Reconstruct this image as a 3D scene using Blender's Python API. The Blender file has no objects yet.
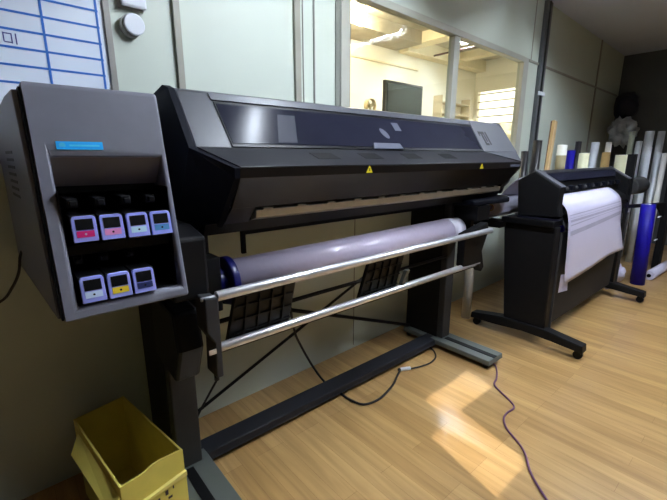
import bpy, bmesh, math, random
from mathutils import Vector, Matrix, noise
random.seed(7)
SC = bpy.context.scene
COL = SC.collection

# ------------------------------------------------------------------ mesh builder
class MB:
    def __init__(s): s.bm = bmesh.new()
    def poly(s, pts): return s.bm.faces.new([s.bm.verts.new(p) for p in pts])
    def hexa(s, b, t):                      # two rings of equal length -> closed solid
        vb = [s.bm.verts.new(p) for p in b]; vt = [s.bm.verts.new(p) for p in t]
        n = len(b)
        s.bm.faces.new(vb[::-1]); s.bm.faces.new(vt)
        for i in range(n):
            s.bm.faces.new([vb[i], vb[(i+1) % n], vt[(i+1) % n], vt[i]])
        return s
    def box(s, x0, x1, y0, y1, z0, z1):
        return s.hexa([(x0,y0,z0),(x1,y0,z0),(x1,y1,z0),(x0,y1,z0)],
                      [(x0,y0,z1),(x1,y0,z1),(x1,y1,z1),(x0,y1,z1)])
    def yz(s, prof, x0, x1):                # profile in (y,z) extruded along x
        return s.hexa([(x0,y,z) for y,z in prof], [(x1,y,z) for y,z in prof])
    def xz(s, prof, y0, y1):
        return s.hexa([(x,y0,z) for x,z in prof], [(x,y1,z) for x,z in prof])
    def xy(s, prof, z0, z1):
        return s.hexa([(x,y,z0) for x,y in prof], [(x,y,z1) for x,y in prof])
    def cyl(s, a, b, r, r2=None, n=20, cap=True):
        a, b = Vector(a), Vector(b); r2 = r if r2 is None else r2
        d = (b-a).normalized(); u = d.orthogonal().normalized(); w = d.cross(u)
        ra = [a+(u*math.cos(k*2*math.pi/n)+w*math.sin(k*2*math.pi/n))*r for k in range(n)]
        rb = [b+(u*math.cos(k*2*math.pi/n)+w*math.sin(k*2*math.pi/n))*r2 for k in range(n)]
        va = [s.bm.verts.new(p) for p in ra]; vb = [s.bm.verts.new(p) for p in rb]
        for i in range(n): s.bm.faces.new([va[i], va[(i+1)%n], vb[(i+1)%n], vb[i]]).smooth = True
        if cap: s.bm.faces.new(va[::-1]); s.bm.faces.new(vb)
        return s
    def ring(s, a, b, r, ri, n=24):         # open hollow tube
        a, b = Vector(a), Vector(b)
        d = (b-a).normalized(); u = d.orthogonal().normalized(); w = d.cross(u)
        def R(c, q): return [s.bm.verts.new(c+(u*math.cos(k*2*math.pi/n)+w*math.sin(k*2*math.pi/n))*q) for k in range(n)]
        L = [R(a,r), R(b,r), R(b,ri), R(a,ri)]
        for j in range(4):
            p, q = L[j], L[(j+1)%4]
            for i in range(n): s.bm.faces.new([p[i],p[(i+1)%n],q[(i+1)%n],q[i]]).smooth = (j in (0,2))
        return s
    def tube(s, pts, r, n=8):
        P = [Vector(p) for p in pts]
        # catmull-rom smoothing
        Q = []
        for i in range(len(P)-1):
            p0 = P[max(i-1,0)]; p1 = P[i]; p2 = P[i+1]; p3 = P[min(i+2,len(P)-1)]
            for k in range(6):
                t = k/6
                Q.append(.5*((2*p1)+(-p0+p2)*t+(2*p0-5*p1+4*p2-p3)*t*t+(-p0+3*p1-3*p2+p3)*t**3))
        Q.append(P[-1]); prev = None; rings = []
        up = Vector((.123,.31,.9)).normalized()
        for i, q in enumerate(Q):
            d = (Q[min(i+1,len(Q)-1)]-Q[max(i-1,0)]).normalized()
            u = d.cross(up).normalized(); w = d.cross(u)
            rings.append([s.bm.verts.new(q+(u*math.cos(k*2*math.pi/n)+w*math.sin(k*2*math.pi/n))*r) for k in range(n)])
        for a, b in zip(rings, rings[1:]):
            for i in range(n): s.bm.faces.new([a[i],a[(i+1)%n],b[(i+1)%n],b[i]]).smooth = True
        s.bm.faces.new(rings[0][::-1]); s.bm.faces.new(rings[-1])
        return s
    def blob(s, c, rad, seed=0, amp=.18, sub=3, freq=1.6):
        r = bmesh.ops.create_icosphere(s.bm, subdivisions=sub, radius=1)
        for v in r['verts']:
            d = v.co.normalized()
            k = 1+amp*noise.fractal(d*freq+Vector((seed*3.1,seed,0)), 1., 2., 3)
            v.co = Vector(c)+Vector((d.x*rad[0],d.y*rad[1],d.z*rad[2]))*k
            for f in v.link_faces: f.smooth = True
        return s
    def turn(s, M, start=0):
        s.bm.verts.ensure_lookup_table()
        for v in s.bm.verts[start:]: v.co = M @ v.co
        return s
    def build(s, name, mat, parent=None, bevel=0, seg=2):
        bmesh.ops.recalc_face_normals(s.bm, faces=s.bm.faces[:])
        if parent is not None:
            o0 = origin(parent)
            for v in s.bm.verts: v.co -= o0
        me = bpy.data.meshes.new(name); s.bm.to_mesh(me); s.bm.free()
        me.materials.append(mat)
        o = bpy.data.objects.new(name, me); COL.objects.link(o)
        if parent is not None: o.parent = parent
        if bevel:
            m = o.modifiers.new('bevel', 'BEVEL'); m.width = bevel; m.segments = seg; m.limit_method = 'ANGLE'; m.angle_limit = .6
        return o
def origin(o):
    p = Vector((0,0,0))
    while o is not None: p += o.location; o = o.parent
    return p
def tag(o, label=None, cat=None, group=None, kind=None):
    if label: o['label'] = label
    if cat: o['category'] = cat
    if group: o['group'] = group
    if kind: o['kind'] = kind
    return o
def thing(name, loc, label, cat, group=None):
    o = bpy.data.objects.new(name, None); COL.objects.link(o); o.location = loc; o.empty_display_size = .1
    return tag(o, label, cat, group)
def copy_tree(o, parent=None):
    c = o.copy(); COL.objects.link(c)
    if parent is not None: c.parent = parent
    for ch in list(o.children): copy_tree(ch, c)
    return c
def struct(o, label=None):
    o['kind'] = 'structure'
    if label: o['label'] = label
    return o

# ------------------------------------------------------------------ materials
def srgb(r, g, b):
    f = lambda c: (c/255/12.92) if c/255 <= .04045 else ((c/255+.055)/1.055)**2.4
    return (f(r), f(g), f(b), 1)
def mat(name, rgb, rough=.5, metal=0., var=.08, scale=8., coat=0., bump=0., spec=.5):
    m = bpy.data.materials.new(name); m.use_nodes = True
    nt = m.node_tree; b = nt.nodes['Principled BSDF']
    tc = nt.nodes.new('ShaderNodeTexCoord'); nz = nt.nodes.new('ShaderNodeTexNoise')
    nz.inputs['Scale'].default_value = scale; nz.inputs['Detail'].default_value = 5
    nt.links.new(tc.outputs['Object'], nz.inputs['Vector'])
    cr = nt.nodes.new('ShaderNodeValToRGB'); c = srgb(*rgb)
    cr.color_ramp.elements[0].position = .3; cr.color_ramp.elements[1].position = .7
    cr.color_ramp.elements[0].color = tuple(x*(1-var) for x in c[:3])+(1,)
    cr.color_ramp.elements[1].color = tuple(min(1,x*(1+var)) for x in c[:3])+(1,)
    nt.links.new(nz.outputs['Fac'], cr.inputs['Fac']); nt.links.new(cr.outputs['Color'], b.inputs['Base Color'])
    b.inputs['Roughness'].default_value = rough; b.inputs['Metallic'].default_value = metal
    b.inputs['Coat Weight'].default_value = coat; b.inputs['Coat Roughness'].default_value = .12
    b.inputs['Specular IOR Level'].default_value = spec
    if bump:
        bp = nt.nodes.new('ShaderNodeBump'); bp.inputs['Strength'].default_value = bump; bp.inputs['Distance'].default_value = .01
        nt.links.new(nz.outputs['Fac'], bp.inputs['Height']); nt.links.new(bp.outputs['Normal'], b.inputs['Normal'])
    return m
def emit(name, rgb, strength):
    m = bpy.data.materials.new(name); m.use_nodes = True; nt = m.node_tree
    nt.nodes.clear(); o = nt.nodes.new('ShaderNodeOutputMaterial'); e = nt.nodes.new('ShaderNodeEmission')
    e.inputs['Color'].default_value = srgb(*rgb); e.inputs['Strength'].default_value = strength
    nt.links.new(e.outputs[0], o.inputs[0]); return m
def glass_pane(name, tint=(.93,.96,.93), ior=1.5):
    m = bpy.data.materials.new(name); m.use_nodes = True; nt = m.node_tree; nt.nodes.clear()
    o = nt.nodes.new('ShaderNodeOutputMaterial'); mx = nt.nodes.new('ShaderNodeMixShader')
    fr = nt.nodes.new('ShaderNodeFresnel'); fr.inputs['IOR'].default_value = ior
    tr = nt.nodes.new('ShaderNodeBsdfTransparent'); tr.inputs['Color'].default_value = tint+(1,)
    gl = nt.nodes.new('ShaderNodeBsdfGlossy'); gl.inputs['Roughness'].default_value = .02
    ge = nt.nodes.new('ShaderNodeNewGeometry'); mt = nt.nodes.new('ShaderNodeMath'); mt.operation = 'SUBTRACT'; mt.use_clamp = True
    nt.links.new(fr.outputs[0], mt.inputs[0]); nt.links.new(ge.outputs['Backfacing'], mt.inputs[1]); nt.links.new(mt.outputs[0], mx.inputs[0]); nt.links.new(tr.outputs[0], mx.inputs[1]); nt.links.new(gl.outputs[0], mx.inputs[2])
    nt.links.new(mx.outputs[0], o.inputs[0]); return m
def wood_floor():
    m = bpy.data.materials.new('laminate_floor'); m.use_nodes = True
    nt = m.node_tree; b = nt.nodes['Principled BSDF']; L = nt.links
    tc = nt.nodes.new('ShaderNodeTexCoord')
    mp = nt.nodes.new('ShaderNodeMapping'); mp.inputs['Rotation'].default_value = (0,0,math.pi/2)
    L.new(tc.outputs['Object'], mp.inputs['Vector'])
    br = nt.nodes.new('ShaderNodeTexBrick'); br.offset = .37; br.offset_frequency = 3
    br.inputs['Scale'].default_value = 1; br.inputs['Brick Width'].default_value = .62; br.inputs['Row Height'].default_value = .065
    br.inputs['Mortar Size'].default_value = .0006; br.inputs['Mortar Smooth'].default_value = .2
    br.inputs['Color1'].default_value = srgb(190,154,101); br.inputs['Color2'].default_value = srgb(169,131,80)
    br.inputs['Mortar'].default_value = srgb(140,102,60); br.inputs['Bias'].default_value = -.2
    L.new(mp.outputs['Vector'], br.inputs['Vector'])
    m2 = nt.nodes.new('ShaderNodeMapping'); m2.inputs['Scale'].default_value = (34,2.2,1)
    L.new(tc.outputs['Object'], m2.inputs['Vector'])
    nz = nt.nodes.new('ShaderNodeTexNoise'); nz.inputs['Scale'].default_value = 1; nz.inputs['Detail'].default_value = 6; nz.inputs['Distortion'].default_value = .5
    L.new(m2.outputs['Vector'], nz.inputs['Vector'])
    cr = nt.nodes.new('ShaderNodeValToRGB'); cr.color_ramp.elements[0].position = .32; cr.color_ramp.elements[1].position = .68
    cr.color_ramp.elements[0].color = (.80,.77,.72,1); cr.color_ramp.elements[1].color = (1.1,1.1,1.1,1)
    L.new(nz.outputs['Fac'], cr.inputs['Fac'])
    mx = nt.nodes.new('ShaderNodeMix'); mx.data_type = 'RGBA'; mx.blend_type = 'MULTIPLY'; mx.inputs[0].default_value = 1
    L.new(br.outputs['Color'], mx.inputs[6]); L.new(cr.outputs['Color'], mx.inputs[7])
    L.new(mx.outputs[2], b.inputs['Base Color'])
    b.inputs['Roughness'].default_value = .3; b.inputs['Coat Weight'].default_value = .35; b.inputs['Coat Roughness'].default_value = .16
    return m
M = dict(
 floor=wood_floor(),
 wall=mat('painted_panel_wall',(198,206,193),.6,var=.03,scale=1.5,bump=.02),
 ceil=mat('ceiling_board',(208,214,230),.8,var=.03,scale=2),
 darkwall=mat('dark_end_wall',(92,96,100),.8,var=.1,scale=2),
 office=mat('cream_office_wall',(230,222,204),.7,var=.02,scale=2),
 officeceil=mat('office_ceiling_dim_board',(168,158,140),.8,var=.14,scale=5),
 officebeam=mat('office_beam_paint',(226,210,176),.7,var=.04),
 roomwall=mat('room_wall_grey_paint',(48,48,50),.7,var=.04,scale=2),
 frame=mat('window_frame_paint',(172,172,160),.45,var=.04),
 framed=mat('window_frame_shadow_gap',(120,122,112),.5,var=.05),
 batten=mat('joint_strip',(150,148,134),.5,var=.06),
 duct=mat('grey_cable_duct',(92,96,98),.45,var=.06),
 glass=glass_pane('window_glass'),
 board=mat('whiteboard_enamel',(234,242,255),.22,var=.02,coat=.3),
 boardframe=mat('board_frame_aluminium',(150,148,140),.4,var=.05),
 blue=mat('blue_tape_line',(40,110,200),.5,var=.05),
 ink=mat('board_marker_ink',(70,70,140),.5,var=.05),
 white=mat('white_plastic',(222,226,232),.4,var=.02),
 cabgrey=mat('cabinet_grey_plastic',(116,117,129),.42,var=.03,scale=30),  # lighter copy of the hood grey, front light put into the colour
 grey=mat('printer_grey_plastic',(54,55,62),.42,var=.03,scale=30),  # darker copy of the cabinet grey, weaker light put into the colour
 greyd=mat('printer_side_grey_plastic',(62,63,67),.45,var=.03,scale=30),
 silver=mat('printer_silver_plastic',(70,72,79),.4,var=.03,scale=20),
 navy=mat('printer_black_blue_plastic',(13,15,24),.6,var=.06,spec=.08),
 shelfgrey=mat('curing_cover_dark_grey',(38,38,43),.33,var=.05,scale=20,spec=.22),
 under=mat('curing_cover_glossy_front',(24,20,17),.3,var=.06,spec=.35),
 black=mat('black_plastic',(12,12,14),.42,var=.1,spec=.22),
 black2=mat('black_powder_coat',(16,16,18),.5,var=.1,scale=30,spec=.22),
 leg=mat('charcoal_steel',(54,54,55),.5,var=.06,scale=30,spec=.22),
 beam=mat('slate_beam_paint',(34,35,40),.5,var=.06,spec=.3),
 foot=mat('grey_green_foot_paint',(92,97,92),.42,var=.06),
 smoke=mat('smoked_window',(31,32,44),.17,var=.06,spec=.06),
 faint=mat('painted_reflection_tone',(41,43,55),.4,var=.1,spec=.1),  # tone of the reflection painted onto the viewing window
 haze=mat('pale_sticker_film',(84,87,100),.35,var=.08),
 chrome=mat('brushed_aluminium',(220,220,226),.3,.7,var=.04,scale=40),
 beigebar=mat('satin_platen_bar',(176,168,152),.35,.6,var=.05),
 vinyl=mat('white_vinyl_roll',(190,179,198),.28,var=.06,scale=5,coat=.4,bump=.06),
 wrap=mat('clear_film_wrap',(214,210,224),.2,var=.12,scale=14,coat=.6,bump=.2),
 flange=mat('blue_flange_plastic',(14,14,84),.35,var=.1),
 yellow=mat('yellow_warning_sticker',(232,214,40),.5,var=.03),
 cyan=mat('cyan_badge',(34,180,255),.35,var=.02),
 cyan2=mat('cyan_badge_light_print',(96,212,255),.35,var=.02),
 lav=mat('lavender_cartridge_frame',(160,168,246),.3,var=.03),
 carton=mat('yellow_carton',(214,196,92),.7,var=.06,scale=12,bump=.05),
 cartonedge=mat('carton_raw_edge',(232,214,120),.8,var=.06),
 print=mat('dark_carton_print',(58,46,48),.7,var=.1),
 paper=mat('white_media',(204,200,222),.55,var=.015,scale=4),
 stripe=mat('grey_printed_stripe',(166,163,186),.55,var=.05,scale=12),
 cloth=mat('black_basket_fabric',(22,22,26),.75,var=.15,scale=60,bump=.1),
 cord=mat('black_cord',(22,18,20),.5,var=.1),
 mauve=mat('mauve_cord',(112,74,104),.5,var=.1),
 rollw=mat('white_roll_media',(224,222,216),.4,var=.04),
 rollg=mat('frosted_roll_media',(216,221,228),.3,var=.07,scale=12,coat=.4),
 rollgr=mat('pale_green_roll_media',(176,182,164),.4,var=.07),
 kraft=mat('kraft_roll',(164,134,84),.6,var=.1),
 khaki=mat('khaki_roll_band',(150,138,104),.6,var=.08),
 rollb=mat('blue_vinyl',(20,10,140),.5,var=.12,scale=10,spec=.25),
 rollk=mat('black_vinyl',(30,28,32),.4,var=.12),
 cream=mat('cream_roll',(226,224,188),.45,var=.04),
 wood=mat('raw_wood',(196,168,122),.6,var=.14,scale=14),
 brown=mat('dark_brown_board',(92,66,56),.6,var=.14),
 bag=mat('navy_bag_cloth',(14,16,34),.5,var=.25,scale=5),
 film=mat('crumpled_grey_film',(176,180,184),.3,var=.2,scale=8,coat=.4,bump=.4),
 screen=mat('dark_monitor_screen',(42,46,56),.12,var=.2,scale=2,coat=.7),
 bezel=mat('monitor_bezel',(100,98,98),.45,var=.05),
 fabric=mat('beige_cloth',(206,186,150),.8,var=.12,scale=8),
 slat=mat('louvre_slat',(196,180,150),.5,var=.02),
 tube=emit('lamp_tube_light',(226,238,255),74.),
 warm=emit('warm_bulb_light',(255,242,216),80.),
 day=emit('daylight_pane',(255,246,224),.5),
)
m_cart = {k: mat('cartridge_label_'+k, c, .4, var=.03) for k, c in dict(magenta=(214,38,120), pink=(236,150,206), pale=(190,226,244), blue=(86,150,206), white=(206,226,255), yellow=(236,206,50), navy=(48,56,104)).items()}

# ------------------------------------------------------------------ wall frame (the window wall stands 2 degrees off the printer)
T2 = math.tan(math.radians(2)); NX, NY = math.sin(math.radians(2)), -math.cos(math.radians(2))
def W(x, d, z): return (x+NX*d, 1.645+T2*(x-.92)+NY*d, z)
def wbox(mb, x0, x1, z0, z1, d0, d1):
    return mb.hexa([W(x0,d0,z0),W(x1,d0,z0),W(x1,d1,z0),W(x0,d1,z0)], [W(x0,d0,z1),W(x1,d0,z1),W(x1,d1,z1),W(x0,d1,z1)])
XL, XR, YN, ZC = -2.2, 7.0, -3.0, 2.585

# ------------------------------------------------------------------ setting
mb = MB(); mb.box(XL-.1, XR+.1, YN-.1, 4.0, -.06, 0); struct(mb.build('floor', M['floor']))
mb = MB(); mb.hexa([(XL,YN,ZC),(XR,YN,ZC),W(XR,-.02,ZC),W(XL,-.02,ZC)],[(XL,YN,ZC+.08),(XR,YN,ZC+.08),W(XR,-.02,ZC+.08),W(XL,-.02,ZC+.08)]); struct(mb.build('ceiling', M['ceil']))
WX0, WX1, WZ0, WZ1 = 1.50, 3.76, 1.08, 2.03
mb = MB()
wbox(mb, XL, WX0, 0, ZC, 0, -.05); wbox(mb, WX1, XR, 0, ZC, 0, -.05)
wbox(mb, WX0, WX1, 0, WZ0, 0, -.05); wbox(mb, WX0, WX1, WZ1, ZC, 0, -.05)
struct(mb.build('wall_back', M['wall']))
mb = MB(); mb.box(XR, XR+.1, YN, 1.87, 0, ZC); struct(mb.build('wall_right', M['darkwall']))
mb = MB(); mb.box(XL-.1, XL, YN, 1.6, 0, ZC); struct(mb.build('wall_left', M['roomwall']))
mb = MB(); fw = lambda a,b,c,d: mb.box(a,b,YN-.04,YN,c,d)
fw(XL-.1,.36,0,ZC); fw(.94,XR+.1,0,ZC); fw(.36,.94,0,1.785); fw(.36,.94,2.075,ZC); fw(.63,.94,1.785,1.97); fw(.36,.52,1.98,2.075)  # stepped opening invented in this unseen wall to shape the sun patch
struct(mb.build('wall_front', M['roomwall']))
# joint strips on the wall panels
def trim(n, x0, x1, z0, z1, d, m):
    mb = MB(); wbox(mb, x0, x1, z0, z1, .0005, d); return struct(mb.build('trim_%d' % n, m, bevel=.002))
trim(1, .604, .630, 1.0, ZC, .014, M['batten'])
trim(2, 1.172, 1.206, 1.0, ZC, .016, M['batten'])
trim(3, 1.225, 1.232, 1.0, ZC, .004, M['framed'])
trim(4, 1.292, 1.302, 1.0, ZC, .006, M['framed'])
trim(5, 3.82, 6.9, 2.037, 2.057, .012, M['batten'])
trim(6, 5.86, 5.9, .1, ZC, .01, M['batten'])
trim(7, 3.86, 3.872, 2.05, ZC, .006, M['batten'])
trim(13, 1.60, 1.606, .02, 1.0, .003, M['framed'])
# vertical cable duct with clip
dk = thing('cable_duct', W(4.1,.02,0), 'dark grey vertical cable duct on the wall right of the window', 'cable duct')
mb = MB(); wbox(mb, 4.03, 4.15, .08, ZC-.005, .001, .035); mb.build('duct_body', M['duct'], dk, bevel=.004)
mb = MB(); wbox(mb, 4.07, 4.10, .08, ZC-.005, .036, .04); mb.build('duct_seam', M['black'], dk)
mb = MB(); wbox(mb, 4.02, 4.16, 1.77, 1.805, .0355, .05); mb.build('clip', M['white'], dk, bevel=.003)

# window_1
win = bpy.data.objects.new('window_1', None); COL.objects.link(win); win.location = W(2.5,0,WZ0); struct(win)
mb = MB()
wbox(mb, WX0-.025, WX0+.04, WZ0-.03, WZ1+.03, .012, -.045)
wbox(mb, WX1-.05, WX1+.05, WZ0-.03, WZ1+.03, .010, -.045)
wbox(mb, WX0+.04, WX1-.05, WZ1-.012, WZ1+.03, .014, -.045)
wbox(mb, WX0+.04, WX1-.05, WZ0-.04, WZ0+.03, .02, -.045)
mb.build('window_frame', M['frame'], win, bevel=.003)
mb = MB(); wbox(mb, 2.565, 2.635, WZ0+.03, WZ1-.012, .008, -.04); mb.build('mullion', M['frame'], win, bevel=.003)
mb = MB(); wbox(mb, WX0-.06, WX0-.026, WZ0-.03, WZ1+.03, .0005, .006); wbox(mb, WX0+.0405, WX0+.05, WZ0+.03, WZ1-.012, .004, -.03); mb.build('glazing_bead', M['framed'], win)
mb = MB(); wbox(mb, WX0+.05, 2.565, WZ0+.03, WZ1-.012, -.02, -.025); mb.build('pane', M['glass'], win)
mb = MB(); wbox(mb, 2.635, WX1-.05, WZ0+.03, WZ1-.012, -.02, -.025); mb.build('pane', M['glass'], win)

# office behind the window
OX0, OX1, OY1, OZ = .9, 6.1, 3.6, 2.66
mb = MB(); mb.box(OX0-.1, OX1+.1, OY1, OY1+.1, 0, OZ); struct(mb.build('wall_office_back', M['office']))
mb = MB(); mb.box(OX0-.1, OX0, 1.8, OY1, 0, OZ); struct(mb.build('wall_office_left', M['office']))
mb = MB()
mb.box(OX1, OX1+.1, 1.93, 2.82, 0, OZ); mb.box(OX1, OX1+.1, 3.54, OY1, 0, OZ); mb.box(OX1, OX1+.1, 2.82, 3.54, 2.215, OZ); mb.box(OX1, OX1+.1, 2.82, 3.54, 0, 1.2)
struct(mb.build('wall_office_right', M['office']))
mb = MB(); mb.hexa([W(OX0-.1,-.1,OZ),W(OX1+.1,-.1,OZ),(OX1+.1,OY1+.1,OZ),(OX0-.1,OY1+.1,OZ)],[W(OX0-.1,-.1,OZ+.08),W(OX1+.1,-.1,OZ+.08),(OX1+.1,OY1+.1,OZ+.08),(OX0-.1,OY1+.1,OZ+.08)]); struct(mb.build('ceiling_office', M['officeceil']))
mb = MB(); wbox(mb, OX0, OX1, ZC, OZ, -.02, -.05); struct(mb.build('wall_office_lintel', M['office']))
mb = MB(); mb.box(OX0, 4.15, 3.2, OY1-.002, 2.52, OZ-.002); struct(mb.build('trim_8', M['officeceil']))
mb = MB(); mb.box(OX0, 4.6, OY1-.02, OY1-.001, 2.335, 2.36); struct(mb.build('trim_9', M['officebeam'], bevel=.004))
mb = MB(); mb.box(4.2, OX1-.002, 3.44, 3.59, 2.5, OZ-.002); struct(mb.build('trim_10', M['officebeam']))
mb = MB(); mb.box(4.15, 4.35, 2.0, 3.43, 2.54, OZ-.002); struct(mb.build('trim_11', M['officebeam']))
mb = MB(); mb.box(5.35, 5.5, 2.1, 3.43, 2.56, OZ-.002); struct(mb.build('trim_12', M['officebeam']))
# louvre window
w2 = bpy.data.objects.new('window_2', None); COL.objects.link(w2); w2.location = (OX1,3.18,1.2); struct(w2)
mb = MB(); mb.box(OX1+.085, OX1+.09, 2.82, 3.54, 1.2, 2.215); mb.build('pane', M['day'], w2)
for k in range(9):
    z = 1.26+k*.113
    mb = MB(); mb.yz([(2.825,z),(3.535,z),(3.535,z+.016),(2.825,z+.016)], OX1+.005, OX1+.07)
    mb.turn(Matrix.Translation((OX1+.04,0,z)) @ Matrix.Rotation(math.radians(-8),4,'Y') @ Matrix.Translation((-OX1-.04,0,-z)))
    mb.build('louvre_slat', M['slat'], w2)

# ------------------------------------------------------------------ lamps
def tube_lamp(x, y0, y1, z, label, ZC=2.585):
    t = thing('tube_lamp', (x,(y0+y1)/2,ZC), label, 'lamp', 'tube lamps on the ceiling')
    mb = MB(); prof = [(-.075,z-.055),(-.07,z-.055),(-.05,z+.028),(.05,z+.028),(.07,z-.055),(.075,z-.055),(.056,z+.035),(.02,ZC-.001),(-.02,ZC-.001),(-.056,z+.035)]
    mb.hexa([(x+a,y0-.03,c) for a,c in prof],[(x+a,y1+.03,c) for a,c in prof]); mb.build('reflector', M['boardframe'], t)
    mb = MB(); mb.cyl((x,y0,z-.018),(x,y1,z-.018),.014,n=14); mb.build('lamp_tube', M['tube'], t)
    for yy in (y0-.012, y1+.012):
        mb = MB(); mb.box(x-.014,x+.014,yy-.012,yy+.012,z-.04,z+.027); mb.build('lamp_holder', M['white'], t)
tube_lamp(3.45, -.55, .65, 2.47, 'ceiling tube lamp over the cutting plotter, mirrored in the window glass')
tube_lamp(1.36, -.10, 1.06, 2.47, 'ceiling tube lamp above the left half of the large printer')
tube_lamp(4.5, 1.92, 2.9, 2.575, 'added unseen tube lamp brightening the room behind the glass, above the window head', 2.65)  # extra lamp out of view, added to brighten the office
bl = thing('ceiling_bulb', (2.95,3.02,OZ), 'glowing round bulb under the ceiling of the room behind the glass', 'lamp')
mb = MB(); mb.cyl((2.95,3.02,OZ-.001),(2.95,3.02,OZ-.10),.05,.03); mb.build('socket', M['white'], bl)
mb = MB(); mb.blob((2.95,3.02,OZ-.15),(.055,.055,.06),0,0.); mb.build('globe', M['warm'], bl)

sn = bpy.data.lights.new('sun','SUN'); sn.energy = 1.25; sn.angle = math.radians(.12); sn.color = (1,.97,.9)
so_ = bpy.data.objects.new('sun', sn); COL.objects.link(so_); so_.location = (0,-6,5); so_.rotation_euler = Vector((.24,1,-.51)).to_track_quat('-Z','Y').to_euler()  # sends the floor's light patch through the opening added in wall_front
# ------------------------------------------------------------------ things in the office
mo = thing('monitor', (3.15,2.55,1.2), 'dark flat monitor seen through the window, standing behind the printer', 'monitor')
mon_z = (1.61, 1.89)
mb = MB(); mb.box(2.85,3.41,2.585,2.62,1.53,1.89); mb.build('bezel', M['bezel'], mo, bevel=.006)
mb = MB(); mb.box(2.875,3.385,2.58,2.586,1.56,1.862); mb.build('screen', M['screen'], mo)
mb = MB(); mb.box(3.09,3.17,2.62,2.65,1.22,1.7); mb.box(3.0,3.26,2.52,2.70,1.2,1.22); mb.build('stand', M['bezel'], mo, bevel=.004)
tb = thing('office_table', (3.2,2.6,0), 'cream table under the monitor in the room behind the glass', 'table')
mb = MB(); mb.box(2.2,5.3,2.35,3.0,1.16,1.2); mb.build('tabletop', M['officebeam'], tb, bevel=.004)
for x in (2.25,5.2):
    for y in (2.4,2.92):
        mb = MB(); mb.box(x,x+.05,y,y+.05,0,1.16); mb.build('leg', M['officebeam'], tb)
fn = thing('desk_fan', (2.98,3.3,1.2), 'small beige fan low behind the left window pane', 'fan')
mb = MB(); mb.cyl((3.3,3.25,1.16),(3.3,3.25,1.18),.08); mb.cyl((3.3,3.25,1.18),(3.3,3.25,1.70),.014); mb.build('stand', M['fabric'], fn)
mb = MB()
for k in range(3):
    a = k*2*math.pi/3+.5
    mb.hexa([(3.3+math.cos(a+s)*r,3.2,1.755+math.sin(a+s)*r) for r,s in ((.012,-.5),(.06,-.35),(.062,.35),(.012,.5))],[(3.3+math.cos(a+s)*r,3.215,1.755+math.sin(a+s)*r) for r,s in ((.012,-.5),(.06,-.35),(.062,.35),(.012,.5))])
mb.cyl((3.3,3.19,1.755),(3.3,3.27,1.755),.02); mb.build('blades', M['khaki'], fn)
mb = MB(); mb.ring((3.3,3.185,1.755),(3.3,3.235,1.755),.075,.071); mb.build('guard', M['fabric'], fn)
st = thing('fan_shelf', (3.3,3.3,0), 'pale stand carrying the small fan behind the glass', 'stand')
mb = MB(); mb.box(3.1,3.5,3.12,3.45,0,1.16); mb.build('cabinet_body', M['officebeam'], st, bevel=.005)
rk = thing('wall_rack', (5.2,3.5,1.2), 'thin white wall rack with small things beside the mullion, behind the glass', 'rack')
mb = MB()
for z in (1.62,1.8,1.96): mb.box(5.0,5.75,3.45,3.598,z,z+.015)
for x in (5.0,5.73): mb.box(x,x+.02,3.45,3.598,1.3,2.06)
mb.build('rack_frame', M['slat'], rk)
bd = tag(MB().blob((5.45,2.68,1.44),(.22,.18,.2),3,.35).build('cloth_bundle', M['fabric']), 'beige cloth bundle on the table below the louvre window', 'bundle')
pl = tag(MB().cyl((4.55,3.3,2.47),(4.45,2.1,2.44),.012,n=10).build('ceiling_pole', M['brown']), 'thin dark pole under the ceiling of the room behind the glass', 'pole')

# ------------------------------------------------------------------ whiteboard and wall fittings
wb = thing('whiteboard', W(0,.01,1.3), 'whiteboard with a blue ruled table on the wall above the ink cabinet', 'whiteboard')
mb = MB(); wbox(mb, -1.1, .363, 1.2, 2.2, .002, .014); mb.build('board', M['board'], wb)
mb = MB(); wbox(mb, .363, .384, 1.18, 2.22, .002, .022); wbox(mb,-1.12,-1.1,1.18,2.22,.002,.022); wbox(mb,-1.1,.363,1.18,1.2,.002,.022); wbox(mb,-1.1,.363,2.2,2.22,.002,.022); mb.build('board_frame', M['boardframe'], wb, bevel=.002)
mb = MB()
for z in [1.422+.05*k for k in range(14)]: wbox(mb, -1.05, .348, z-.0032, z+.0032, .0142, .0152)
for x in (-.85,-.5,-.15,.189,.343): wbox(mb, x-.0035, x+.0035, 1.3, 2.08, .0144, .0154)
mb.build('blue_lines', M['blue'], wb)
mb = MB()
for x0,x1,z0,z1 in ((.085,.088,1.535,1.561),(.104,.107,1.532,1.559),(.085,.107,1.557,1.560),(.087,.107,1.533,1.536),(.1145,.1175,1.531,1.561)): wbox(mb, x0,x1,z0,z1,.0142,.0152)
mb.build('handwriting', M['ink'], wb)
sd = thing('wall_sensor', W(.45,.02,1.65), 'round white wall fitting right of the whiteboard', 'wall fitting')
mb = MB(); mb.cyl(W(.448,.001,1.648),W(.448,.022,1.648),.036,n=32); mb.build('base', M['boardframe'], sd)
mb = MB(); mb.cyl(W(.456,.0225,1.652),W(.456,.034,1.652),.036,.034,n=32); mb.build('disc', M['white'], sd, bevel=.003)
bx = thing('wall_box', W(.46,.02,1.8), 'white rounded wall box cut by the top edge, above the round fitting', 'wall fitting')
mb = MB(); wbox(mb,.412,.50,1.70,1.86,.001,.012); mb.build('back_plate', M['boardframe'], bx, bevel=.006)
mb = MB(); wbox(mb,.421,.506,1.706,1.858,.0125,.03); mb.build('cover', M['white'], bx, bevel=.01)

# ------------------------------------------------------------------ LARGE PRINTER
P = thing('wide_format_printer', (1.4,1.35,0), 'large grey and black roll printer on a steel stand along the window wall', 'printer')
x0, x1 = .467, 2.52
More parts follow.
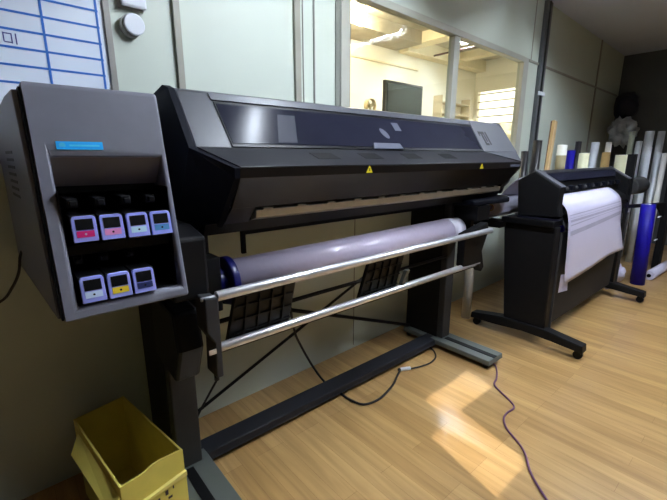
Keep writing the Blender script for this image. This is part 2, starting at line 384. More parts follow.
# ink cabinet
yf = lambda z: .96+(z-.87)*(.10/.48)
BX0, BX1, BZ0, BZ1 = .098, .322, .882, 1.2
mb = MB(); V = lambda x,y,z: mb.bm.verts.new((x,y,z))
oc = [(.07,.856),(.337,.856),(.337,1.352),(.07,1.352)]; ic = [(BX0,BZ0),(BX1,BZ0),(BX1,BZ1),(BX0,BZ1)]
of = [V(x,yf(z),z) for x,z in oc]; fi = [V(x,yf(z),z) for x,z in ic]; ib = [V(x,1.225,z) for x,z in ic]; ob = [V(x,1.57,z) for x,z in oc]
for i in range(4):
    j = (i+1)%4
    mb.bm.faces.new([of[i],of[j],fi[j],fi[i]]); mb.bm.faces.new([fi[i],fi[j],ib[j],ib[i]]); mb.bm.faces.new([of[i],of[j],ob[j],ob[i]])
mb.bm.faces.new(ib); mb.bm.faces.new(ob)
cab = mb.build('ink_cabinet', M['cabgrey'], P, bevel=.008, seg=3)
mb = MB(); mb.yz([(yf(1.199),1.199),(1.085,1.135),(1.3,1.135),(1.3,1.199)], BX0+.0005, BX1-.0005); mb.build('bay_hood', M['cabgrey'], cab)
mb = MB(); mb.yz([(yf(.86)+.004,.86),(yf(1.34)+.004,1.34),(1.56,1.34),(1.56,.86)], .0655, .0697); mb.build('seam', M['black'], cab)
mb = MB(); prs = [(yf(.87)+.012,.862),(yf(1.34)+.012,1.335),(1.2,1.335),(1.58,1.31),(1.58,.862)]; mb.hexa([(.060-.034*(y-.97)/.6,y,z) for y,z in prs],[(.0653,y,z) for y,z in prs]); sp = mb.build('side_panel', M['cabgrey'], cab, bevel=.012, seg=3)
mb = MB()
for k in range(7): mb.hexa([(.0440,1.24,1.10+k*.018),(.0355,1.38,1.10+k*.018),(.0355,1.38,1.107+k*.018),(.0440,1.24,1.107+k*.018)],[(.0465,1.24,1.10+k*.018),(.0385,1.38,1.10+k*.018),(.0385,1.38,1.107+k*.018),(.0465,1.24,1.107+k*.018)])
mb.build('vent', M['black'], sp)
mb = MB(); mb.box(BX0,BX1,1.20,1.22,BZ0,1.135); mb.box(BX0,BX0+.001,1.0,1.2,BZ0,1.13); mb.box(BX1-.001,BX1,1.0,1.2,BZ0,1.13); mb.box(BX0+.003,BX1-.003,1.02,1.2,.985,1.008); mb.box(BX0+.003,BX1-.003,.985,1.2,BZ0,BZ0+.003); mb.box(BX0+.003,BX1-.003,1.09,1.2,1.12,1.135); mb.build('bay_liner', M['black'], cab)
for r,(zz,xs) in enumerate(((1.09,(.133,.187,.242,.297)),(.96,(.127,.179,.234)))):
    for xx in xs:
        mb = MB(); mb.box(xx-.019,xx+.003,1.035,1.19,zz,zz+.02); mb.box(xx-.015,xx-.001,1.02,1.035,zz+.004,zz+.016); mb.build('latch', M['black2'], cab, bevel=.002)
mb = MB(); mb.hexa([(x,yf(z)-.0012,z) for x,z in ((.112,1.216),(.2,1.216),(.2,1.233),(.112,1.233))],[(x,yf(z)+.001,z) for x,z in ((.112,1.216),(.2,1.216),(.2,1.233),(.112,1.233))]); bg = mb.build('badge', M['cyan'], cab)
mb = MB(); mb.hexa([(x,yf(z)-.0018,z) for x,z in ((.136,1.2225),(.193,1.2225),(.193,1.2265),(.136,1.2265))],[(x,yf(z)-.0013,z) for x,z in ((.136,1.2225),(.193,1.2225),(.193,1.2265),(.136,1.2265))])
mb.cyl((.123,yf(1.2245)-.0018,1.2245),(.123,yf(1.2245)-.0013,1.2245),.006,n=20); mb.build('badge_print', M['cyan2'], bg)
# cabinet to printer flank
mb = MB(); mb.yz([(1.09,.79),(1.09,.975),(1.2,1.0),(1.55,1.0),(1.55,.79)], .338, x0-.02); mb.build('lower_flank', M['black2'], P, bevel=.01)
mb = MB(); mb.box(.338,.42,1.42,1.56,1.0,1.36); mb.build('rear_flank', M['greyd'], P)
# main housing
hp = [(1.3,1.405),(1.17,1.226),(1.195,1.222),(1.36,1.0),(1.36,.985),(1.5,.965),(1.535,1.375),(1.34,1.415)]
mb = MB(); mb.yz(hp, x0, x1); hs = mb.build('housing', M['grey'], P, bevel=.006)
ep = [(1.297,1.407),(1.166,1.227),(1.24,.966),(1.51,.955),(1.545,1.385),(1.338,1.42)]
Lc = [(.445,1.338,1.42),(.447,1.297,1.407),(.447,1.166,1.227),(.546,1.083,1.168),(.546,1.086,1.138),(.543,1.232,.964),(.447,1.34,.960),(.445,1.51,.955),(.445,1.545,1.385)]
Rc = [(.4665,1.338,1.42),(.4668,1.297,1.407),(.4668,1.166,1.227),(.5632,1.082,1.169),(.5632,1.085,1.137),(.5610,1.231,.964),(.4665,1.34,.960),(.4665,1.51,.955),(.4665,1.545,1.385)]
mb = MB()
va = [mb.bm.verts.new(p) for p in Lc]; vb = [mb.bm.verts.new(p) for p in Rc]
for i in range(9): mb.bm.faces.new([va[i],va[(i+1)%9],vb[(i+1)%9],vb[i]])
for vv in (va, vb): mb.bm.faces.new([vv[i] for i in (0,1,2,6,7,8)]); mb.bm.faces.new([vv[i] for i in (2,3,4)]); mb.bm.faces.new([vv[i] for i in (2,4,5)]); mb.bm.faces.new([vv[i] for i in (2,5,6)])
mb.build('end_cover', M['navy'], P)
mb = MB(); mb.box(.68,2.36,1.24,1.355,.99,1.16); mb.build('print_zone', M['black'], P)
mb = MB(); mb.yz(ep, x1+.0003, x1+.02); mb.build('end_cover', M['silver'], P, bevel=.012)
# helper on the sloped hood plane
HY, HZ = (1.3-1.17), (1.405-1.226)
HN = Vector((0,-HZ,HY)).normalized()
def H(x, z, off=0.):
    t = (z-1.226)/HZ; p = Vector((x,1.17+HY*t,z)) + HN*off; return tuple(p)
def hoodplate(mb, pts, o0, o1): return mb.hexa([H(x,z,o0) for x,z in pts],[H(x,z,o1) for x,z in pts])
mb = MB(); hoodplate(mb, [(.581,1.374),(2.14,1.374),(2.118,1.230),(.588,1.230)], .0005, .004); mb.build('window_gasket', M['black'], P)
mb = MB(); hoodplate(mb, [(.586,1.366),(2.133,1.366),(2.112,1.240),(.592,1.240)], .0042, .006); pw = mb.build('viewing_window', M['smoke'], P)
mb = MB(); hoodplate(mb, [(.575,1.379),(2.145,1.379),(2.15,1.402),(.572,1.402)], .0005, .005); mb.build('top_strip', M['silver'], P)
mb = MB(); hoodplate(mb, [(1.225,1.2275),(1.415,1.2275),(1.405,1.252),(1.235,1.252)], .0062, .014); mb.build('handle', M['haze'], pw, bevel=.003)
mb = MB(); hoodplate(mb, [(1.43,1.314),(1.475,1.314),(1.47,1.35),(1.425,1.35)], .0062, .0068); mb.build('square_sticker', M['haze'], pw)
mb = MB(); hoodplate(mb, [(1.345+.02*math.cos(a)-.02*math.sin(a)*.6,1.298+.022*math.sin(a)) for a in [k*math.pi/7 for k in range(14)]], .0062, .0068); mb.build('round_sticker', M['haze'], pw)
mb = MB(); hoodplate(mb, [(.81,1.345),(.885,1.345),(.845,1.245),(.765,1.245)], .0062, .0066); mb.build('painted_reflection', M['faint'], pw)  # slanted reflection band painted on the window as a paler plate
# silver right shoulder with its emblem
sh = [(2.141,1.372),(2.119,1.2275),(2.519,1.2275),(2.519,1.37),(2.46,1.402),(2.15,1.402)]
mb = MB(); hoodplate(mb, sh, .0005, .008); rs = mb.build('right_shoulder', M['silver'], P, bevel=.002)
mb = MB()
lg = lambda a,b,c,d: hoodplate(mb, [(2.17+a*.1-(1-b)*.008,1.262+b*.078),(2.17+c*.1-(1-b)*.008,1.262+b*.078),(2.17+c*.1-(1-d)*.008,1.262+d*.078),(2.17+a*.1-(1-d)*.008,1.262+d*.078)], .0085, .0092)
lg(0,.82,.66,1.0); lg(.0,.66,.12,.82); lg(.26,.0,.44,.82); lg(.44,.0,.66,.16); lg(.54,.26,.66,.82); lg(.78,.04,.92,1.0)
mb.build('emblem', M['black'], rs)
# curing cover (protruding nose)
def nose(zc, last):
    return [(1.17,1.226),(1.084,1.168),(1.087,1.138)]+last
mb = MB()
A = [(1.1702,1.2258),(1.084,1.168),(1.087,1.138)]
cen = [(.567,2.415)]
bot = [(1.17,1.040),(1.26,1.045)]
# full length upper wedge, mitred at both ends
Lx = [.47,.564,.564,.572,.575]; Rx = [2.515,2.417,2.417,2.41,2.515]; pr = A+[(1.172,1.035),(1.22,1.05)]
mb.hexa([(Lx[i],pr[i][0],pr[i][1]) for i in range(5)],[(Rx[i],pr[i][0],pr[i][1]) for i in range(5)])
mb.build('curing_cover', M['under'], P, bevel=.002)
def nosetop(mb, pts, o0, o1):
    n = Vector((0,-.058,.086)).normalized()
    f = lambda x,t,o: tuple(Vector((x,1.17-.086*t,1.226-.058*t))+n*o)
    return mb.hexa([f(x,t,o0) for x,t in pts],[f(x,t,o1) for x,t in pts])
mb = MB(); nosetop(mb, [(.472,.0),(2.118,.0),(2.412,1.0),(.566,1.0)], .0005, .004); tp = mb.build('cover_top', M['shelfgrey'], P, bevel=.001)
for xc in (.92,1.16,1.42,1.70):
    mb = MB(); nosetop(mb, [(xc-.05,.25),(xc+.05,.25),(xc+.075,.62),(xc-.03,.62)], .0042, .005); mb.build('dark_patch', M['black2'], tp)  # darker parallelograms along the cover top
mb = MB(); nosetop(mb, [(2.124,.0),(2.512,.0),(2.424,.97)], .0005, .006); mb.build('shoulder_tip', M['silver'], rs)
# left mitred side of nose, dark
mb = MB(); mb.hexa([(2.418,1.086,1.169),(2.418,1.089,1.137),(2.411,1.17,1.036),(2.42,1.232,.967),(2.52,1.33,.967),(2.52,1.168,1.226)],
                   [(2.421,1.084,1.169),(2.421,1.087,1.137),(2.414,1.168,1.036),(2.423,1.230,.967),(2.525,1.33,.967),(2.525,1.166,1.226)]); mb.build('nose_end', M['silver'], P)
# lower lips of the nose at both ends and at its middle
mb = MB(); mb.hexa([(.572,1.171,1.036),(.562,1.232,.967),(.50,1.33,.967),(.575,1.22,1.05)],[(.66,1.171,1.036),(.655,1.232,.967),(.655,1.33,.967),(.66,1.22,1.05)]); mb.build('left_lip', M['under'], P)
mb = MB(); mb.hexa([(2.41,1.171,1.036),(2.42,1.232,.967),(2.51,1.33,.967),(2.51,1.22,1.05)],[(2.385,1.171,1.036),(2.38,1.232,.967),(2.38,1.33,.967),(2.385,1.22,1.05)]); mb.build('right_lip', M['under'], P)
mb = MB(); mb.yz([(1.176,1.024),(1.18,.997),(1.215,.985),(1.215,1.03)], .664, 2.378); mb.build('platen_bar', M['beigebar'], P, bevel=.003)
mb = MB(); mb.box(.66,2.38,1.19,1.215,1.03,1.043); sl = mb.build('output_slot', M['black'], P)
for k in range(12):
    mb = MB(); mb.box(.69+k*.145,.73+k*.145,1.172,1.19,1.024,1.031); mb.build('pinch_roller', M['beigebar'], sl, bevel=.001)
mb = MB(); mb.yz([(1.218,.985),(1.24,.945),(1.5,.935),(1.5,.966),(1.24,.984)], .5, 2.45); mb.build('belly_pan', M['black'], P)
# warning triangles and product strip on the nose front
def nosefront(mb, pts, o0, o1):
    n = Vector((0,-.103,-.085)).normalized()
    f = lambda x,t,o: tuple(Vector((x,1.087+.085*t,1.138-.103*t))+n*o)
    return mb.hexa([f(x,t,o0) for x,t in pts],[f(x,t,o1) for x,t in pts])
for xx in (1.117,1.963):
    mb = MB(); mb.hexa([(xx-.018,1.0830,1.141),(xx+.018,1.0830,1.141),(xx,1.0825,1.168)],[(xx-.018,1.0838,1.141),(xx+.018,1.0838,1.141),(xx,1.0835,1.168)])
    t = mb.build('warning_sticker', M['yellow'], P)
    mb = MB(); mb.box(xx-.002,xx+.002,1.0822,1.0828,1.147,1.158); mb.build('warning_mark', M['black'], t)
mb = MB(); mb.box(2.28,2.40,1.082,1.0836,1.146,1.158); mb.build('name_strip', M['haze'], P)
# right end lower works
mb = MB(); mb.yz([(1.2,1.16),(1.185,1.05),(1.24,.99),(1.5,.99),(1.5,1.16)], 2.40, 2.535); mb.build('right_flank', M['silver'], P, bevel=.02, seg=3)
mb = MB(); mb.xy([(2.05,1.16),(2.44,1.14),(2.53,1.2),(2.53,1.5),(2.05,1.5)], .925, .957); tr = mb.build('maintenance_tray', M['navy'], P, bevel=.01)
mb = MB(); mb.xy([(2.08,1.15),(2.2,1.14),(2.2,1.5),(2.08,1.5)], .84, .924); mb.build('tray_bracket', M['black'], tr)
# stand
for nm,(px0,px1) in (('l',(.36,.452)),('r',(2.04,2.125))):
    mb = MB(); mb.box(px0,px1,1.30,1.585,.06,.94); mb.build('post', M['leg'], P, bevel=.006)
    mb = MB(); mb.box(px0-.003,px0-.0003,1.34,1.59,.06,.94); mb.build('post_side', M['black2'], P)
    fx0, fx1 = px0-.045, px1+.03
    mb = MB(); mb.hexa([(fx0,.95,.03),(fx1,.95,.03),(fx1,1.58,.03),(fx0,1.58,.03)],[(fx0,.955,.06),(fx1,.955,.06),(fx1,1.58,.0595),(fx0,1.58,.0595)]); ft = mb.build('foot', M['foot'], P, bevel=.004)
    mb = MB(); mb.box(fx0+.06,fx0+.095,.955,1.29,.0602,.063); mb.build('groove', M['black2'], ft)
    for yy in (.985,1.55):
        cx = (fx0+fx1)/2-.04
        mb = MB(); mb.cyl((cx-.02,yy,.017),(cx+.02,yy,.017),.0165,n=18); mb.build('caster', M['black'], ft)
mb = MB(); mb.yz([(1.318,.022),(1.322,.058),(1.412,.062),(1.412,.022)], .4525, 2.0365); mb.build('floor_beam', M['beam'], P, bevel=.004)
mb = MB(); mb.box(.46,2.03,1.3175,1.3195,.024,.03); mb.build('beam_lip', M['leg'], P)
# braces behind
for a,b,r in (((.455,1.55,.065),(2.03,1.55,.70),.0075),((.47,1.56,.66),(2.03,1.56,.07),.010)):
    mb = MB(); mb.cyl(a,b,r,n=10); mb.build('brace', M['black2'], P)
mb = MB(); mb.cyl((.455,1.31,.60),(2.035,1.31,.607),.009,n=12); mb.build('rear_bar', M['black2'], P)
# take-up: motor, bracket plates, bars
mb = MB(); mb.yz([(1.12,.62),(1.14,.74),(1.36,.76),(1.38,.52),(1.18,.49)], .345, .428); tm = mb.build('take_up_motor', M['black'], P, bevel=.012)
mb = MB(); mb.xz([(.405,.805),(.447,.80),(.447,.545),(.425,.545),(.428,.66),(.405,.70)], 1.035, 1.11); lb = mb.build('left_bracket', M['leg'], P, bevel=.004)
mb = MB(); mb.box(.405,.4275,1.03,1.034,.63,.645); mb.build('latch', M['chrome'], lb)
mb = MB(); mb.cyl((.438,1.07,.545),(.438,1.07,.52),.008,n=12); mb.build('knob', M['black'], lb)
mb = MB(); mb.hexa([(1.86,1.085,.80),(2.09,1.085,.84),(2.105,1.085,.79),(2.05,1.085,.68),(2.085,1.085,.58),(2.06,1.085,.555),(2.02,1.085,.60),(1.86,1.085,.62)],
                   [(1.86,1.13,.80),(2.09,1.13,.84),(2.105,1.13,.79),(2.05,1.13,.68),(2.085,1.13,.58),(2.06,1.13,.555),(2.02,1.13,.60),(1.86,1.13,.62)]); mb.build('right_bracket', M['black'], P, bevel=.004)
mb = MB(); mb.cyl((.447,1.05,.80),(2.06,1.05,.803),.0155,n=24); b1 = mb.build('upper_bar', M['chrome'], P, bevel=.001)
mb = MB(); mb.cyl((.40,1.05,.80),(.447,1.05,.80),.006,n=12); mb.build('bar_pin', M['chrome'], b1)
mb = MB(); mb.cyl((.468,1.1,.61),(2.042,1.1,.612),.0155,n=24); mb.build('lower_bar', M['chrome'], P, bevel=.001)
mb = MB(); mb.box(.47,2.03,1.102,1.118,.588,.598); mb.build('lower_bar_rail', M['black'], P)
for a,b in ((.515,.76),(1.12,1.36)):
    mb = MB(); mb.hexa([(a+.012,1.082,.79),(b,1.082,.79),(b-.012,1.128,.592),(a-.012,1.128,.592)],[(a+.012,1.10,.79),(b,1.10,.79),(b-.012,1.145,.592),(a-.012,1.145,.592)])
    rp = mb.build('media_support', M['black'], P, bevel=.003)
    mb = MB()
    g = lambda u,v,o: (a+(b-a)*u, 1.082+.046*v-o, .79-.198*v)
    for u in (.2,.4,.6,.8): mb.hexa([g(u-.012,.12,.0),g(u+.012,.12,.0),g(u+.012,.95,.0),g(u-.012,.95,.0)],[g(u-.012,.12,.008),g(u+.012,.12,.008),g(u+.012,.95,.008),g(u-.012,.95,.008)])
    for v in (.3,.55,.8): mb.hexa([g(.05,v-.012,0),g(.95,v-.012,0),g(.95,v+.012,0),g(.05,v+.012,0)],[g(.05,v-.012,.007),g(.95,v-.012,.007),g(.95,v+.012,.007),g(.05,v+.012,.007)])
    mb.build('rib', M['black2'], rp)
mb = MB(); mb.hexa([(1.36,1.07,.70),(1.385,1.07,.70),(1.375,1.10,.60),(1.35,1.10,.60)],[(1.36,1.09,.70),(1.385,1.09,.70),(1.375,1.12,.60),(1.35,1.12,.60)]); mb.build('lever', M['foot'], P, bevel=.003)
mb = MB(); mb.box(.70,2.09,1.36,1.375,.905,.922); mb.box(.70,.716,1.36,1.375,.83,.905); mb.build('guide_bar', M['black'], P)
# media roll
R = thing('media_roll', (1.33,1.26,.70), 'white film-wrapped media roll hanging under the large printer', 'media roll')
mb = MB(); mb.cyl((.595,1.26,.772),(1.93,1.26,.784),.071,n=40); mb.build('roll_body', M['vinyl'], R)
mb = MB(); mb.cyl((1.93,1.26,.784),(2.045,1.26,.785),.0725,.068,n=40); mb.build('wrap_end', M['wrap'], R)
mb = MB(); mb.cyl((.568,1.26,.772),(.5945,1.26,.772),.086,n=40); mb.cyl((.5,1.26,.772),(.568,1.26,.772),.05,n=24); mb.build('hub', M['flange'], R, bevel=.004)
mb = MB(); mb.cyl((.43,1.26,.772),(.5,1.26,.772),.022,n=16); mb.cyl((2.045,1.26,.785),(2.10,1.26,.785),.022,n=16); mb.build('spindle', M['black'], R)
mb = MB(); mb.box(.46,.53,1.19,1.33,.69,.88); mb.box(.455,.52,1.25,1.4,.86,.95); mb.build('left_roll_holder', M['black'], P, bevel=.005)
mb = MB(); mb.box(2.10,2.14,1.2,1.36,.70,.87); mb.box(2.10,2.14,1.28,1.4,.87,.95); mb.build('right_roll_holder', M['black'], P, bevel=.005)

# ink cartridges
def cartridge(col, x, z, label):
    t = thing('ink_cartridge', (x, yf(z)-.002, z-.031), label, 'ink cartridge', 'ink cartridges in the cabinet')
    s = .10/.48
    def f(u, v, o): return (x+u, yf(z+v)+o, z+v)
    q = lambda mb,u0,u1,v0,v1,o0,o1: mb.hexa([f(u0,v0,o0),f(u1,v0,o0),f(u1,v1,o0),f(u0,v1,o0)],[f(u0,v0,o1),f(u1,v0,o1),f(u1,v1,o1),f(u0,v1,o1)])
    mb = MB(); q(mb,-.024,.024,-.027,.027,.0036,.16); mb.build('cartridge_body', M['black'], t)
    mb = MB(); ol = [(-.0235,-.0275),(.0235,-.0275),(.0232,.021),(.021,.0258),(.017,.0275),(-.017,.0275),(-.021,.0258),(-.0232,.021)]
    mb.hexa([f(u,v,-.006) for u,v in ol],[f(u,v,.0034) for u,v in ol]); mb.build('face_frame', M['lav'], t, bevel=.001)
    mb = MB(); q(mb,-.0168,.0168,-.0015,.0215,-.0068,-.0061); mb.build('face_window', M['black'], t)
    mb = MB(); q(mb,-.0168,.0168,-.0175,-.004,-.0068,-.0061); l = mb.build('colour_label', m_cart[col], t)
    mb = MB(); mb.cyl(f(0,-.0108,-.0074),f(0,-.0108,-.0069),.0024,n=10); mb.build('label_mark', M['white'] if col in('magenta',) else M['shelfgrey'], l)
for a in (('magenta',.136,1.047,'ink cartridge with a deep magenta label, leftmost of the upper row'),('pink',.1895,1.046,'ink cartridge with a pale pink label in the upper row'),
          ('pale',.244,1.045,'ink cartridge with a pale icy label, third in the upper row'),('blue',.2962,1.0445,'ink cartridge with a mid blue label, rightmost of the upper row'),
          ('white',.131,.9165,'ink cartridge with a whitish label, leftmost of the lower row'),('yellow',.184,.9155,'ink cartridge with a yellow label in the lower row'),
          ('navy',.2365,.9155,'ink cartridge with a dark navy label, rightmost of the lower row')): cartridge(*a)

# ------------------------------------------------------------------ yellow carton
cb = thing('cardboard_box', (.2,1.25,0), 'open yellow cardboard box on the floor by the printer left leg', 'box')
fl, fr, br_, bl_ = (.135,1.05), (.318,1.085), (.252,1.52), (.085,1.49)
def wall(mb, a, b, z0, z1, th=.006, zb=None):
    d = (Vector(b)-Vector(a)).normalized(); n = Vector((-d.y,d.x))*th
    zb = z1 if zb is None else zb
    mb.hexa([(a[0],a[1],z0),(b[0],b[1],z0),(b[0]+n.x,b[1]+n.y,z0),(a[0]+n.x,a[1]+n.y,z0)],[(a[0],a[1],z1),(b[0],b[1],zb),(b[0]+n.x,b[1]+n.y,zb),(a[0]+n.x,a[1]+n.y,z1)])
mb = MB(); wall(mb, fr, br_, .006, .32, zb=.315); wall(mb, br_, bl_, .006, .315, zb=.31); wall(mb, bl_, fl, .006, .31, zb=.318); mb.xy([fl,fr,br_,bl_], .0, .006); mb.build('carton_walls', M['carton'], cb)
# torn front panel
n = 9; top = [.322,.3215,.321,.322,.331,.331,.328,.324,.32]
mb = MB()
for i in range(n-1):
    a = Vector(fl).lerp(Vector(fr), i/(n-1)); b = Vector(fl).lerp(Vector(fr), (i+1)/(n-1))
    wall(mb, a, b, .006, top[i], .006, top[i+1])
mb.build('torn_front', M['carton'], cb)
mb = MB(); dv = (Vector(fr)-Vector(fl)); o = Vector((dv.y,-dv.x)).normalized()*.007
wall(mb, Vector(fl)+o, Vector(fr)+o, .0, .236, .005, .248); ff = mb.build('front_flap', M['carton'], cb)
mb = MB(); o2 = o*1.75; wall(mb, Vector(fl)+o2, Vector(fr)+o2, .2335, .2375, .011, .2495); mb.build('flap_edge', M['cartonedge'], ff)
mb = MB(); o3 = o*1.12
for k,(u,v,w_,h_) in enumerate(((.5,.205,.03,.01),(.62,.208,.05,.016),(.75,.216,.02,.01),(.66,.19,.07,.008))):
    c = Vector(fl)+dv*u+o3; c2 = Vector(fl)+dv*(u+w_)+o3; wall(mb, c, c2, v, v+h_, .001)
mb.build('carton_print', M['print'], ff)
mb = MB(); mb.hexa([(.088,1.40,.302),(.132,1.045,.292),(.104,1.03,.262),(.058,1.34,.275)],[(.086,1.402,.308),(.130,1.047,.298),(.101,1.032,.268),(.055,1.342,.281)]); mb.build('side_flap', M['carton'], cb)

# ------------------------------------------------------------------ cables
def cable(name, pts, r, m, label):
    return tag(MB().tube(pts, r).build(name, m), label, 'cable')
cable('power_cable', [(1.02,1.53,.56),(1.03,1.5,.36),(1.06,1.48,.26),(1.12,1.46,.13),(1.17,1.43,.04),(1.20,1.36,.007),(1.20,1.27,.007),(1.225,1.195,.007),(1.30,1.175,.007),(1.373,1.185,.007),(1.47,1.215,.007),(1.56,1.26,.007),(1.612,1.283,.008)], .006, M['cord'], 'black cable hanging behind the printer and looping under its floor beam')
pg = thing('cable_plug', (1.64,1.27,.0), 'small white cable connector on the floor by the beam', 'connector')
mb = MB(); mb.cyl((1.613,1.284,.0105),(1.668,1.256,.0105),.0105,n=14); mb.build('plug_body', M['white'], pg, bevel=.002)
mb = MB(); mb.cyl((1.60,1.29,.0105),(1.6125,1.2845,.0105),.0085,n=12); mb.build('plug_collar', M['black'], pg)
cable('cable', [(1.67,1.255,.006),(1.74,1.232,.006),(1.82,1.222,.006),(1.90,1.245,.006),(1.955,1.30,.006),(1.965,1.36,.012),(1.95,1.45,.012)], .005, M['cord'], 'short dark cable from the white connector back under the stand')
cable('cord', [(2.06,1.02,.008),(2.085,.965,.006),(2.029,.919,.006),(1.95,.88,.006),(1.876,.851,.006),(1.806,.736,.006),(1.765,.697,.006),(1.70,.70,.006),(1.647,.689,.006),(1.59,.647,.006),(1.533,.562,.006),(1.488,.518,.006),(1.42,.472,.006),(1.36,.411,.006),(1.27,.30,.006),(1.1,.1,.006)], .0045, M['mauve'], 'mauve cord winding across the open floor towards the viewer')
cable('signal_cable', [(.57,1.40,.50),(.60,1.43,.38),(.605,1.45,.30),(.57,1.49,.20),(.525,1.52,.10),(.515,1.54,.03),(.51,1.57,.007)], .005, M['cord'], 'thin black cable hanging behind the printer left leg bracket')
cable('wall_cable', [(.04,1.50,.93),(.026,1.45,.915),(.016,1.44,.87),(-.006,1.45,.824),(-.039,1.45,.788),(-.12,1.47,.76),(-.25,1.52,.74)], .004, M['cord'], 'black cable drooping from the ink cabinet side at the left edge')

# ------------------------------------------------------------------ CUTTING PLOTTER
Q = thing('cutting_plotter', (3.3,1.0,0), 'black cutting plotter on a wheeled stand, right of the large printer', 'plotter')
qx0, qx1 = 2.55, 4.08
ep = [(1.13,.83),(1.152,1.057),(1.052,1.117),(.893,1.022),(.895,.905),(.88,.845)]
for a,b in ((qx0,qx0+.07),(qx1-.07,qx1)):
    mb = MB(); mb.yz(ep, a, b); ec = mb.build('end_cover', M['black2'], Q, bevel=.006)
    mb = MB(); nq = Vector((-.095,.159)).normalized()
    mb.hexa([(a+.003,1.052+nq.x*.0005-.001,1.117+nq.y*.0005+.0006),(a+.072,1.0515,1.1178),(a+.072,.8925,1.0228),(a+.003,.8925,1.0228)],[(a+.003,1.0505,1.124),(a+.072,1.0505,1.124),(a+.072,.886,1.027),(a+.003,.886,1.027)]); mb.build('bezel', M['silver'], ec, bevel=.003)
mb = MB(); mb.yz([(1.125,.84),(1.14,1.05),(1.05,1.108),(1.01,1.095),(.985,1.03),(.972,.985),(.965,.935),(.91,.90),(.91,.85)], qx0+.0705, qx1-.0705); mb.build('chassis', M['black'], Q, bevel=.003)
mb = MB(); mb.yz([(1.142,1.056),(1.052,1.118),(1.012,1.103),(1.012,1.097),(1.05,1.109),(1.139,1.05)], qx0+.0705, qx1-.0705); mb.build('lid', M['shelfgrey'], Q)
mb = MB(); mb.yz([(1.008,1.094),(.986,1.046),(.98,1.05),(1.002,1.098)], qx0+.08, qx1-.08); mb.build('front_visor', M['smoke'], Q)
mb = MB(); mb.cyl((qx0+.08,.965,.996),(qx1-.08,.965,.996),.012,n=14); gr = mb.build('grit_shaft', M['leg'], Q)
for k in range(8):
    mb = MB(); mb.box(2.70+k*.17,2.76+k*.17,.935,.962,.985,1.018); mb.build('pinch_roller', M['navy'], gr, bevel=.003)
mb = MB(); mb.yz([(.93,.905),(.93,.912),(.895,.895),(.88,.865),(.88,.855),(.9,.88)], qx0+.075, qx1-.075); mb.build('output_platen', M['black2'], Q)
mb = MB(); mb.box(qx0-.002,qx0+.07,.88,1.13,.822,.832); mb.box(qx0+.07,qx1,.90,1.12,.822,.838); mb.build('base_trim', M['bag'], Q)  # navy strip, bluish reflected glow put into its colour
mb = MB(); mb.box(2.50,qx1+.04,.89,1.21,.785,.8215); mb.build('stand_rail', M['black'], Q, bevel=.004)
for lx in (2.53, 3.99):
    mb = MB(); mb.yz([(.875,.09),(.88,.785),(1.205,.785),(1.14,.09)], lx, lx+.075); lg_ = mb.build('leg', M['black2'], Q, bevel=.008)
    mb = MB(); mb.yz([(.64,.052),(.645,.098),(.86,.13),(1.16,.13),(1.37,.098),(1.375,.055),(1.2,.06),(1.0,.075),(.82,.068)], lx-.02, lx+.055); ft = mb.build('foot', M['black2'], Q, bevel=.005)
    for yy in (.672,1.34):
        mb = MB(); mb.cyl((lx+.004,yy,.026),(lx+.034,yy,.026),.0255,n=20); mb.box(lx+.0,lx+.038,yy-.018,yy+.018,.035,.06); mb.build('caster', M['black'], ft)
    mb = MB(); mb.box(lx+.08,lx+.092,.868,.88,.1,.74); mb.build('side_rod', M['leg'], Q)
mb = MB(); mb.hexa([(2.61,.90,.11),(3.98,.90,.11),(3.98,.91,.11),(2.61,.91,.11)],[(2.61,.885,.74),(3.98,.885,.74),(3.98,.895,.74),(2.61,.895,.74)]); mb.build('catch_basket', M['cloth'], Q)
mb = MB(); mb.yz([(1.19,.75),(1.19,.79),(1.36,.80),(1.37,.86),(1.42,.86),(1.42,.75)],2.45,2.57); mb.build('roll_arm', M['black'], Q, bevel=.004)
mb = MB(); mb.yz([(1.19,.75),(1.19,.79),(1.36,.80),(1.37,.86),(1.42,.86),(1.42,.75)],3.98,4.08); mb.build('roll_arm', M['black'], Q, bevel=.004)
mb = MB(); mb.hexa([(2.625,.90,.83),(2.64,.90,.83),(2.64,.87,.78),(2.625,.87,.78)],[(2.625,.905,.86),(2.64,.905,.86),(2.64,.875,.80),(2.625,.875,.80)]); mb.build('hook', M['silver'], Q)
# roll and paper behind the plotter
q2 = thing('paper_roll', (3.2,1.30,.86), 'white paper roll resting behind the black plotter, its end showing', 'paper roll')
mb = MB(); mb.ring((2.52,1.30,.868),(3.9,1.30,.868),.066,.022); mb.build('roll_body', M['paper'], q2)
mb = MB(); mb.ring((2.515,1.30,.868),(2.53,1.30,.868),.0222,.017); mb.build('roll_core', M['kraft'], q2)
prof = [(1.30,.934),(1.27,.955),(1.235,1.0),(1.19,1.045),(1.16,1.066)]
mb = MB(); mb.yz(prof+[(y+.002,z+.002) for y,z in prof[::-1]], 2.60, 3.86); mb.build('feeding_sheet', M['paper'], q2)
